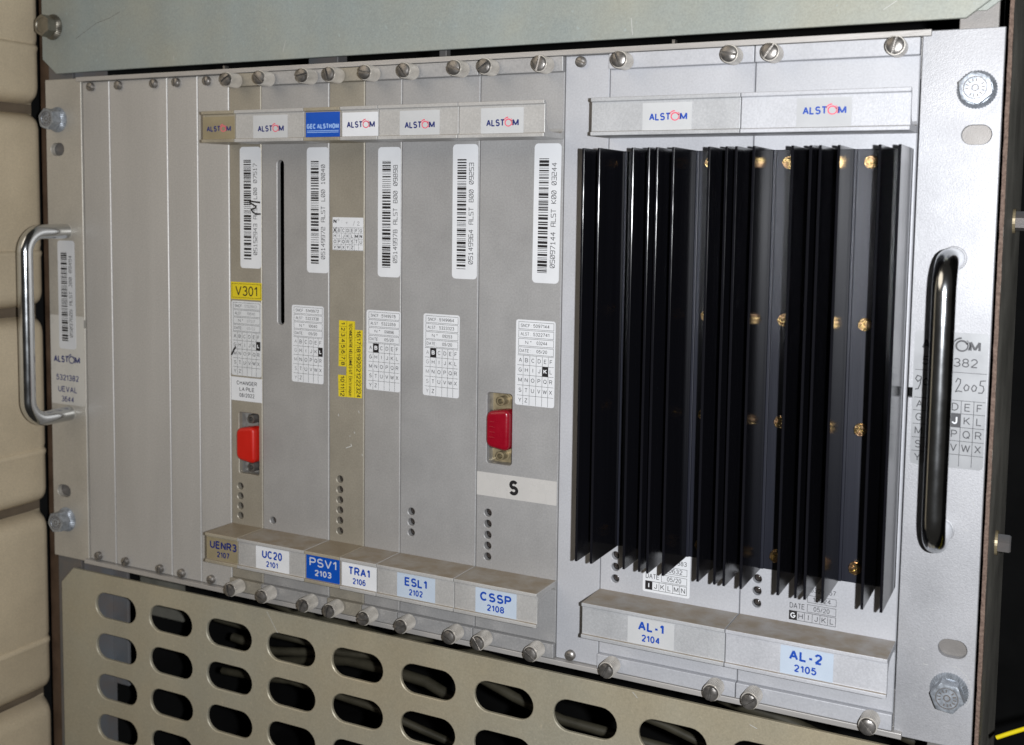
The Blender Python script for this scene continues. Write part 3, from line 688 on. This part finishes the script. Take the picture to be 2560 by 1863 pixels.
for i, ch in enumerate('ABCDEFGHIJKLMNOPQRSTUVWXYZ'):
    r_, c_ = divmod(i, 6); xc = (gx[c_]+gx[c_+1])/2; yb = (gy[r_]+gy[r_+1])/2-1.4
    if ch == 'J': mb.rect(gx[c_], gx[c_+1], gy[r_+1], gy[r_], z+.01, G); text(mb, ch, xc, yb, 2.9, z+.02, W_, align='c', off=.02)
    else: text(mb, ch, xc, yb, 2.9, z, G, align='c')
lettering(mb, st)

# flange bolts
def bolt(x, y, z, lab, ang, group='hex bolts', old=False):
    o = root('hex_bolt', (x,y,z), lab, 'bolt', group)
    global BOLT_OLD
    obj('serrated_washer', BOLT_WASH if not old else OLDW, M_zinc if not old else M_old_scr, o, (x,y,z), rot=ang*.5)
    h = obj('head', BOLT_HEAD if not old else OLDH, M_zinc if not old else M_old_scr, o, (x,y,z), rot=ang)
    if not old: obj('head_marking', BOLT_MARK, M_galv, h, (x,y,z))
OLDW = BOLT_WASH.copy(); OLDH = BOLT_HEAD.copy()
bolt(-18.6, 111.2, -.25, 'zinc hex bolt above the upper slot of the flange beside the blank panels', .3)
bolt(-17.6,-111.2, -.25, 'zinc hex bolt below the lower slot of the flange beside the blank panels', .9)
bolt(446.2, 111.2, -.25, 'zinc hex bolt above the upper slot of the flange beside the heat sinks', .35)
bolt(446.2,-111.2, -.25, 'zinc hex bolt below the lower slot of the flange beside the heat sinks', .12)
bolt(-20.4, 161.0, 0, 'dull tarnished hex bolt holding the plain cover sheet by the beige wall', .5, old=True)

# ------------------------------------------------------------------ blank panels
HP = 5.08
def blank(a, b, lab, scr, m_):
    x0, x1 = a*HP+.18, b*HP-.18
    o = root('blank_panel', ((x0+x1)/2,-130.7,0), lab, 'blank panel', 'blank filler panels')
    part('plate', MB().plate(rct(x0, x1, -130.7, 130.7), [], -2.6, 0, ch=.38), m_, o)
    for x in scr:
        for s in (-1,1): screw(o, x, s*128.0, 0)
    return o
blank(.1, 4, 'narrow blank aluminium panel next to the flange with the barcode label', (7.6,), M_blank)
blank(4, 12, 'wide blank aluminium panel with two screws at each end', (27.7,52.6), M_blank)
blank(12, 16, 'narrow blank aluminium panel between the wide blank and another narrow blank', (67.9,), M_blank)
blank(16, 20, 'narrow blank aluminium panel next to the module marked 2107', (88.2,), M_blank)
blank(56, 60, 'narrow plain white-grey strip between the modules marked 2108 and 2104', (292.0,), M_alu_w)

# ------------------------------------------------------------------ plug-in modules
def grip_prof(s):
    p = [(96.0,-.1),(96.0,20.1),(97.5,20.1),(97.7,19.0),(109.3,19.0),(109.5,20.1),(111.0,20.1),(111.0,18.6),(109.8,17.3),(103.5,17.3),(100.6,16.4),(99.0,14.4),(98.5,11.5),(98.5,3),(99.2,1.0),(100.6,-.1)]
    return [(s*y, z) for y, z in p]
def module(a, b, lab, m_, gm_, holes=(), old=False, scr=None):
    x0, x1 = a*HP+.16, b*HP-.16
    o = root('plug_in_module', ((x0+x1)/2,-130.7,0), lab, 'rack module', 'plug-in modules in the subrack')
    part('front_panel', MB().plate(rct(x0, x1, -124.4, 124.4), holes, -2.6, 0, ch=.38, hch=.3), m_, o, smooth=30)
    for s in (-1,1):
        y0, y1 = sorted((s*124.4, s*130.7))
        part('edge_strip', MB().box(x0+.05, x1-.05, y0, y1, -2.6, 2.0), m_, o, .3)
        part('grip_bar', MB().prism_x(grip_prof(s), x0, x1), gm_, o, .22)
    for x in scr:
        for s in (-1,1): thumb(o, x, s*126.9, 2.0, old)
    return o
def led_holes(x, ys): return [circ(x, y, 1.8, 20) for y in ys]
ZF = 19.0
def grip_label(o, x0, x1, m_, lines, top=False, c=BL, z=ZF, y0=None, y1=None, name='name_label', gap=True):
    y0 = (97.4 if top else -109.2) if y0 is None else y0; y1 = (108.3 if top else -98.2) if y1 is None else y1
    st, zz = sticker(o, name, x0, x1, y0, y1, m_, z=z, r=.25)
    return st, zz
def two_line(o, st, zz, xc, l1, l2, c, w1, w2, y1=-103.3, y2=-108.0, off=.03, h1=3.5, h2=2.9):
    mb = MB(); text(mb, l1, xc, y1-.4, h1*1.17, zz, c, w=w1*1.02, align='c', off=off, track=-.02); text(mb, l2, xc, y2+.2, h2*1.03, zz, c, w=w2*1.03, align='c', off=.026, track=-.02)
    lettering(mb, st)
def logo(o, x0, x1, m_, wx0, wx1, yb=100.6, c=NV, ring=PK):
    st, zz = grip_label(o, x0, x1, m_, None, top=True, name='logo_label')
    mb = MB(); wordmark(mb, wx0, wx1, yb, zz, c, ring, h=3.0); lettering(mb, st)
def dsub(o, cx, cy, m_plate, gold=False):
    """connector recessed behind its opening"""
    zb = -6
    cn = part('connector', MB().plate(rrect(cx-6.9, cx+6.9, cy-16.5, cy+16.5, 1.0), [], zb-1.2, zb), m_plate, o)
    sh = [(cx-4.4,cy-6.8),(cx+4.4,cy-8.0),(cx+4.4,cy+8.0),(cx-4.4,cy+6.8)]
    part('shell', MB().plate(sh, [], zb, zb+5), m_plate, cn, .5)
    for s in (-1,1):
        y = cy+s*12.4
        a = MB().lathe([(2.5,0),(2.5,4.2),(2.3,4.5)], 6, c=(cx,y,zb)); 
        if gold: a = MB().lathe([(2.7,0),(2.7,.7),(2.0,.75),(2.0,5.2),(1.8,5.4)], 24, c=(cx,y,zb))
        me = boolean(a.mesh('j', (cx,y,zb)), MB().lathe([(1.25,1.5),(1.25,8)], 16).mesh('jb'))
        obj('jack_screw', me, m_plate if gold else M_steel, cn, (cx,y,zb))
    # walls of the cut-out
def box_frame(o, x0, x1, y0, y1):
    part('connector_tunnel', MB().plate(rct(x0-1.2, x1+1.2, y0-1.2, y1+1.2), [rrect(x0, x1, y0, y1, 1.2)], -8, -2.65), M_dsub, o)
def cap(cx, cy, m_, lab, w=11.6, hl=15.6, hr=19.0, z0=-4.5, z1=3.6, ridge=False):
    o = root('dust_cap', (cx,cy,z0), lab, 'connector cap')
    out = []
    P = [(cx-w/2,cy-hl/2),(cx+w/2,cy-hr/2),(cx+w/2,cy+hr/2),(cx-w/2,cy+hl/2)]
    for i in range(4):
        p = Vector(P[i]); a = (Vector(P[i-1])-p).normalized(); b = (Vector(P[(i+1)%4])-p).normalized(); r = 3.2
        for k in range(6):
            t = k/5; out.append(tuple((p+a*r)*(1-t)**2+p*2*t*(1-t)+(p+b*r)*t*t))
    mb = MB().plate(out, [], z0, z1)
    me = mb.mesh('cap', ORG[o.name]); bm = bmesh.new(); bm.from_mesh(me); bmesh.ops.dissolve_limit(bm, angle_limit=.01, verts=bm.verts, edges=bm.edges); bm.to_mesh(me); bm.free()
    q = obj('cap_body', me, m_, o, ORG[o.name], bevel=1.7, seg=5); me.polygons.foreach_set('use_smooth', [True]*len(me.polygons)); me.set_sharp_from_angle(angle=math.radians(50))
    if ridge:
        gr = MB()
        for i in range(4): gr.box(cx-w/2+1.8+i*.0, cx-w/2+4.6, cy-4+i*2.3, cy-3.2+i*2.3, z1-.4, z1+.18)
        part('grip_ribs', gr, m_, o, .15)

# --- 2107
ys = (-76.4,-81.5,-86.6,-91.6)
o = module(20, 24, 'narrow tarnished module with yellow V301 tag and red connector cap, marked 2107', M_alu_old, M_grip_old,
           [rrect(106.8,119.5,-69.6,-38.2,1.2)]+led_holes(107.4, ys), old=False, scr=(109.4,))
parent_fade[o.name] = False
for y in ys: led(o, 107.4, y)
dsub(o, 113.2, -53.9, M_dsub); box_frame(o, 106.8, 119.5, -69.6, -38.2)
cap(113.3, -53.8, M_red, 'bright red plastic cap on the connector of the module marked 2107')
def mark_m(mb, z):
    mb.stroke([(120.9,67.6),(117.4,67.9),(114.6,68.3),(114.9,67.4),(118.6,65.6),(118.3,64.9),(115.6,64.1),(116.6,62.8),(118.6,61.9),(121.2,61.9)], 0.85, z+.02, K)
barcode_label(o, 108.5, 34.9, '05152943 ALST L00 07517', 11, wd=13.2, marks=mark_m)
st, z = sticker(o, 'yellow_tag', 102.3, 121.85, 19.1, 27.8, M_yellow, r=.2)
mb = MB(); mb.stroke([(103.0,20.0),(121.3,20.0),(121.3,26.9),(103.0,26.9),(103.0,20.0)], .18, z, K); text(mb, 'V301', 112.2, 20.9, 5.0, z, K, w=14.0, align='c'); lettering(mb, st)
info_label(o, 102.4, 18.3, ('5152943','10646','07517','03/02'), 'L', faded=True, white=M_paperout, slash=True)
st, z = sticker(o, 'battery_label', 102.1, 121.75, -32.3, -20.3, M_paper, r=.1)
mb = MB()
for i, (s_, w_) in enumerate((('CHANGER',13.0),('LA PILE',9.4),('08/2022',9.6))): text(mb, s_, 112.1, -24.2-3.1*i, 2.05, z, G, w=w_, align='c', off=.01)
lettering(mb, st)
st, z = grip_label(o, 102.0, 121.6, M_oldprint, None, top=True, name='logo_label'); mb = MB(); wordmark(mb, 104.4, 119.6, 101.2, z, NV, PK, h=2.75); lettering(mb, st)
st, z = grip_label(o, 102.0, 121.6, M_oldprint, None); two_line(o, st, z, 112.6, 'UENR3', '2107', NV, 16.6, 7.8)

# --- 2101
o = module(24, 32, 'light grey module with a long vertical slot in its panel, marked 2101', M_alu_dark, M_grip,
           [obround(133.6, 48.0, 4.0, 80.6, 10, vert=True)]+led_holes(128.2, (-91.2,)), scr=(129.6,154.9))
parent_fade[o.name] = True
led(o, 128.2, -91.2)
part('slot_backing', MB().plate(rct(130.4,136.8,5,91), [], -9, -8), M_dark, o)
barcode_label(o, 149.6, 34.2, '05149972 ALST L00 10040', 12, wd=12.9)
info_label(o, 140.4, 18.1, ('5149972','5323338','10040','05/20'), 'L')
logo(o, 132.8, 152.9, M_papergr, 135.6, 151.0)
st, z = grip_label(o, 133.1, 153.1, M_paper, None); two_line(o, st, z, 142.9, 'UC20', '2101', BL, 11.8, 7.0)

# --- 2103
ys = (-65.2,-70.3,-75.4,-80.4,-85.5,-90.7)
o = module(32, 36, 'narrow tarnished module with blue name labels and yellow number tag, marked 2103', M_alu_old, M_grip_old, led_holes(168.9, ys), old=True, scr=(170.2,))
for y in ys: led(o, 168.9, y)
st, z = sticker(o, 'number_label', 164.7, 182.2, 45.5, 61.1, M_paper, r=.15)
mb = MB(); text(mb, 'N', 165.2, 58.2, 2.0, z, K, off=.04); mb.stroke([(p[0],p[1]) for p in circ(168.1,59.9,.42,10)]+[(168.52,59.9)], .14, z, G); text(mb, ':', 170.0, 58.3, 1.8, z, G)
mb.stroke([(177.3,59.4),(176.6,57.4)], .25, z, F); mb.stroke([(178.8,58.8),(179.4,59.3),(180,58.8),(179.2,57.9),(178.9,57.4),(180.2,57.5)], .22, z, F); mb.stroke([(172.2,58.6),(173.2,58.9),(172.7,58.0)], .2, z, F)
gx = [164.8+2.48*i for i in range(8)]; gy = [56.3-2.66*i for i in range(5)]
for x_ in gx[1:7]: mb.rect(x_-.06, x_+.06, gy[4], gy[0], z, K)
for y_ in gy: mb.rect(164.8, 182.1, y_-.06, y_+.06, z, K)
for i, ch in enumerate('ABCDEFGHIJKLMNOPQRSTUVWXYZ'):
    r_, c_ = divmod(i, 7); text(mb, ch, (gx[c_]+gx[c_+1])/2, gy[r_+1]+.5, 1.65, z, K if ch in 'AMN' else G, align='c', maxw=1.9, off=.03 if ch in 'AMN' else .01)
mb.stroke([(165.2,54),(166.9,56.1)], .35, z+.01, K); mb.stroke([(165.2,56.1),(166.9,54)], .35, z+.01, K); lettering(mb, st)
yo = [(168.5,12.1),(168.2,-10.0),(172.7,-10.0),(172.6,-14.2),(167.9,-14.2),(168.2,-24.7),(181.6,-24.5),(182.0,8.0),(177.7,8.0),(177.7,12.0)]
st, z = sticker(o, 'number_tag', 0, 0, 0, 0, M_yellow, outline=yo)
mb = MB(); mb.stroke([(172.95,11.8),(172.7,-24.5)], .12, z, K); mb.stroke([(177.6,11.8),(177.5,-24.4)], .12, z, K)
for i in range(8):
    text(mb, str(i+1), 169.5, 10.9-2.76*i+.9, 2.3, z, K, rot=-90, align='c', off=.01) if False else text(mb, str(i+1), 169.7, 10.7-2.76*i, 2.3, z, K, rot=-90, align='c', off=.01)
    if i: mb.rect(168.5, 172.8, 12.0-2.76*i-.06, 12.0-2.76*i+.06, z, K)
for i in range(3):
    text(mb, str(10+i), 169.3, -16.0-3.45*i, 2.4, z, K, rot=-90, align='c', maxw=3.2, off=.01)
    if i: mb.rect(168.1, 172.6, -14.2-3.5*i-.06, -14.2-3.5*i+.06, z, K)
for i in range(9):
    text(mb, str(16+i), 178.6, 6.2-3.61*i, 2.4, z, K, rot=-90, align='c', maxw=3.2, off=.01)
    if i: mb.rect(177.6, 181.8, 8.0-3.61*i-.06, 8.0-3.61*i+.06, z, K)
text(mb, 'TECHNICENTRE HELLEMMES-UT', 174.2, 11.0, 2.0, z, K, w=24.5, rot=-90, off=.015); text(mb, 'Electronique', 174.2, -14.4, 2.0, z, K, w=9.6, rot=-90)
lettering(mb, st)
st, z = grip_label(o, 163.4, 182.4, M_bluelab, None, top=True, name='logo_label', y0=96.9, y1=108.9)
mb = MB(); text(mb, 'GEC ALSTHOM', 172.9, 101.3, 2.5, z, LB, w=17.8, align='c', off=.06, track=-.03)
for y_ in (100.5, 99.8): mb.rect(164.1, 181.7, y_-.17, y_+.17, z, LB)
lettering(mb, st)
st, z = grip_label(o, 163.3, 182.5, M_bluelab, None, y0=-109.3, y1=-97.8); two_line(o, st, z, 173.0, 'PSV1', '2103', SV, 15.4, 9.4, y1=-102.6, y2=-107.6, off=.01, h1=3.6)

# --- 2106
o = module(36, 40, 'narrow light grey module with white name labels, marked 2106', M_alu_dark, M_grip, scr=(190.0,))
parent_fade[o.name] = False
barcode_label(o, 190.4, 33.8, '05149978 ALST B00 09898', 13, wd=12.4)
info_label(o, 184.2, 18.0, ('5149978','5323359','09898','05/20'), 'B')
logo(o, 183.8, 202.9, M_paper, 186.2, 201.4, yb=101.4)
st, z = grip_label(o, 183.8, 202.9, M_paper, None); two_line(o, st, z, 193.4, 'TRA1', '2106', BL, 11.8, 7.0)

# --- 2102
ys = (-75.5,-80.5,-85.5)
o = module(40, 48, 'grey module with three indicator holes above its grip bar, marked 2102', M_alu, M_grip, led_holes(209.5, ys), scr=(210.8,236.6))
parent_fade[o.name] = True
for y in ys: led(o, 209.5, y)
barcode_label(o, 230.3, 34.6, '05149964 ALST B00 09253', 14, wd=12.8)
info_label(o, 215.5, 18.0, ('5149964','5323323','09253','05/20'), 'B')
logo(o, 214.2, 234.4, M_papergr, 216.8, 232.2)
st, z = grip_label(o, 214.1, 234.0, M_paperbl, None); two_line(o, st, z, 224.0, 'ESL1', '2102', BL, 11.6, 7.0)

# --- 2108
ys = (-70.5,-75.6,-80.7,-85.7,-90.7)
o = module(48, 56, 'grey module with a large S strip and crimson connector cap, marked 2108', M_alu, M_grip,
           [rrect(249.0,261.5,-47.7,-15.6,1.4)]+led_holes(250.0, ys), scr=(251.4,277.4))
parent_fade[o.name] = False
for y in ys: led(o, 250.0, y)
dsub(o, 255.3, -31.7, M_goldplate, gold=True); box_frame(o, 249.0, 261.5, -47.7, -15.6)
cap(255.6, -31.6, M_crimson, 'crimson plastic cap on the gold connector of the module marked 2108', w=11.4, hl=15.8, hr=19.0, z0=-4.5, z1=3.2, ridge=True)
barcode_label(o, 270.6, 34.4, '05097144 ALST K00 03244', 15, wd=12.7, tilt=-.35)
info_label(o, 263.0, 18.0, ('5097144','5322741','03244','05/20'), 'K')
st, z = sticker(o, 'letter_strip', 244.3, 283.9, -62.7, -52.0, M_tape, r=.1)
mb = MB(); text(mb, 'S', 262.9, -60.9, 7.0, z, K, w=4.4, align='c', off=.04); lettering(mb, st)
logo(o, 254.6, 274.6, M_papergr, 257.2, 272.6)
st, z = grip_label(o, 254.5, 274.5, M_paperbl, None); two_line(o, st, z, 264.4, 'CSSP', '2108', BL, 15.0, 8.2)

# --- 2104 and 2105, with heat sinks
FIN_X = (2.0,8.55,22.5,29.0,32.35,38.8,52.7,59.3)
fb = MB().box(-.5,.5,-75.2,90.5,1.0,31.0); FIN = fb.mesh('fin')
FIN_D = FIN
def heat_sink(o, x0):
    mb = MB().box(x0+1.5, x0+59.8, -75.0, 90.4, .0, 3.0)
    for k in (1, 5): mb.box(x0+FIN_X[k]+.45, x0+FIN_X[k]+1.6, -74.9, 90.3, 2.5, 4.0)
    for k in (2, 6): mb.box(x0+FIN_X[k]-1.3, x0+FIN_X[k]-.45, -74.9, 90.3, 2.5, 3.7)
    hs = part('heat_sink', mb, M_blackbase, o, .2); hs['label'] = 'black finned heat sink'
    for fx in FIN_X:
        f_ = obj('fin', FIN, M_black, hs, (x0+fx, 0, 0), bevel=.16)
    for fx in (15.1, 45.4):
        for y in (85.5, 24.7, -15.3, -68.9):
            a = random.uniform(0, 6)
            s_ = obj('hex_screw', GOLD_HEAD, M_gold, hs, (x0+fx, y, 3.0), rot=a)
            # washer and raised marks belong to the same small screw mesh
gold = MB()
# join washer + head + marks into one mesh so that each screw is a single sub-part
bm = bmesh.new()
for me in (GOLD_HEAD, GOLD_WASH, GOLD_MARK): bm.from_mesh(me)
GOLD_HEAD = bpy.data.meshes.new('hex_screw'); bm.to_mesh(GOLD_HEAD); bm.free()
GOLD_HEAD.polygons.foreach_set('use_smooth', [True]*len(GOLD_HEAD.polygons)); GOLD_HEAD.set_sharp_from_angle(angle=math.radians(30))

def date_label(o, x0, x1, y0, cells, serial, alst, white):
    """rev table low on the panel, its upper part hidden behind the fins; y0 = bottom of the letter row"""
    st, z = sticker(o, 'revision_label', x0-1.2, x1+1.3, y0-1.1, y0+22, white, r=.8)
    mb = MB(); w = (x1-x0)/6
    mb.stroke([(x0,y0),(x1,y0),(x1,y0+3.6),(x0,y0+3.6),(x0,y0)], .17, z, K)
    for i, ch in enumerate(cells):
        xc = x0+w*(i+.5)
        if i: mb.rect(x0+w*i-.08, x0+w*i+.08, y0, y0+3.6, z, K)
        if i == 0: mb.rect(x0, x0+w, y0, y0+3.6, z+.005, K); text(mb, ch, xc, y0+.7, 2.2, z+.02, W_, align='c', off=.02)
        else: text(mb, ch, xc, y0+.7, 2.2, z, G, align='c')
    text(mb, 'DATE', x0+.1, y0+4.7, 2.2, z, G, w=5.9)
    bx = x0+7.0
    mb.stroke([(bx,y0+4.1),(x1,y0+4.1),(x1,y0+7.1),(bx,y0+7.1),(bx,y0+4.1)], .15, z, K); text(mb, '05/20', (bx+x1)/2, y0+4.7, 1.9, z, G, w=6.2, align='c')
    mb.stroke([(bx,y0+8.0),(x1,y0+8.0),(x1,y0+10.8),(bx,y0+10.8),(bx,y0+8.0)], .15, z, K); text(mb, serial, bx+2.0, y0+8.5, 1.9, z, G, w=7.0)
    text(mb, alst, bx+1.0, y0+12.2, 1.9, z, G, w=9.8); lettering(mb, st)
for a, b, nm, num, cells, serial, alst, lx, ly in ((60,72,'AL-1','2104','IJKLMN','10632','5322383',325.6,-92.6),(72,84,'AL-2','2105','GHIJKL','10624','5322857',386.0,-94.6)):
    x0 = a*HP; ys = (-80.6,-85.6,-90.7)
    big = 'wide module with black finned heat sink, marked %s, beside the %s' % (num, 'plain strip' if a == 60 else 'mounting flange')
    o = module(a, b, big, M_alu_w, M_grip_w if b == 84 else M_grip_m, led_holes(x0+7.0, ys), scr=(x0+8.1, b*HP-7.6))
    for i, y in enumerate(ys): led(o, x0+7.0, y, M_ledgreen if (i and a == 60) else None)
    heat_sink(o, x0)
    date_label(o, lx, lx+18, ly, cells, serial, alst, M_paper if a == 60 else M_alu_w)
    if a == 60:
        logo(o, 326.6, 346.7, M_papergr, 329.4, 345.0, c=BL, yb=101.4)
        st, z = grip_label(o, 325.2, 345.0, M_papergr, None); two_line(o, st, z, 335.2, 'AL-1', '2104', BL, 10.8, 7.6, y1=-103.0)
        mb = MB(); mb.stroke([(325.4,91.0),(325.9,91.9),(326.6,91.7),(326.3,91.0),(326.9,90.9)], .12, .05, G); mb.stroke([(327.6,91.8),(327.1,91.2),(327.9,90.9)], .12, .05, G)
        part('pencil_mark', mb, INKS, o, normals=False)
    else:
        logo(o, 386.6, 406.3, M_paper_m, 388.8, 404.6, c=BL, yb=102.2)
        st, z = grip_label(o, 387.4, 407.2, M_paperbl, None); two_line(o, st, z, 396.9, 'AL-2', '2105', BL, 12.2, 8.2, y1=-103.0)

# ------------------------------------------------------------------ wiring behind the perforated panel
M_wire = mat('dark_wire_sheath', (0.05,0.045,0.03), rough=0.5, var=0.3, vscale=60)
wb = root('wire_bundle', (200,-190,-90), 'dim dark wires seen through the slots of the perforated panel', 'wires')
rw = random.Random(9)
for k in range(7):
    y = -150-12*k; pts = []
    for i in range(15):
        pts.append((20+29*i, y+9*math.sin(i*.7+k)+rw.uniform(-3,3), -85-8*math.cos(i*.5+k*1.3)-6*(k%3)))
    part('wire', MB().tube(pts, 2.2+.5*(k%3), 8), M_wire, wb, smooth=60)
# ------------------------------------------------------------------ yellow cable
cp = [(462.3,-134.2,-20),(466.5,-131.4,-19.5),(471.6,-128.2,-19),(480,-123.4,-18),(500,-113,-16),(522,-104,-14)]
tag(obj('yellow_cable', MB().tube(cp, .85, 12).mesh('yellow_cable', smooth=60), M_cable), 'short end of yellow cable poking out beside the dark upright', 'cable')

# ------------------------------------------------------------------ scratches and scuffs
I_scr_l = ink('bright_scratch', (0.50,0.50,0.48)); I_scr_d = ink('dark_scratch', (0.13,0.125,0.11))
def scratches(parent, lines, w, m_, z):
    mb = MB()
    for i, l in enumerate(lines): mb.stroke(l, w, z+.004*i)
    part('scratch', mb, m_, parent, normals=False)
scratches(up, [[(-3.4, 154.0), (11.7, 161.2), (20.7, 163.1), (29.1, 166.1)]], .22, I_scr_d, .02)
scratches(up, [[(65.8, 141.6), (66.0, 139.6)], [(137.0, 145.2), (135.5, 140.2)], [(412.9, 141.6), (417.5, 144.5)], [(313.7, 144.7), (314.4, 138.0)]], .25, I_scr_l, .02)
scratches(lo, [[(124.1, -138.9), (130.8, -148.7)], [(371.7, -141.5), (374.6, -142.5)], [(321.0, -138.7), (323.2, -140.8)]], .25, I_scr_l, .02)
for q in bpy.data.objects:
    if q.get('label', '').endswith('marked 2103'): scratches(q, [[(175.4, -47.2), (175.8, -48.1), (172.6, -49.4)], [(177.3, -41.1), (177.6, -41.8)], [(179.8, -30.8), (180.1, -31.6)], [(168.1, -33.3), (168.2, -34.3)], [(174.8, -43.2), (174.9, -43.6)], [(181.8, -51.4), (182.1, -52.1)]], .35, I_scr_l, .02)
rings = [[(435.0, -96.8), (437.0, -97.2)], [(437.9, -81.3), (439.7, -81.3)], [(436.5, -102.9), (438.4, -102.9)], [(444.6, -72.7), (445.3, -73.2)], [(448.9, -49.3), (450.2, -49.6)], [(451.4, -38.9), (452.0, -40.4)], [(433.9, -115.6), (434.7, -116.2)]]
for cy, r0 in ((110.8, 9.2), (110.4, 8.6), (-110.6, 8.9)):
    rings.append([(min(446.6+r0*.82*math.cos(math.radians(a)), 454.2), cy+r0*math.sin(math.radians(a))) for a in range(-70 if cy > 0 else -40, 100, 10)])
scratches(fr, rings, .14, I_scr_l, -.22)
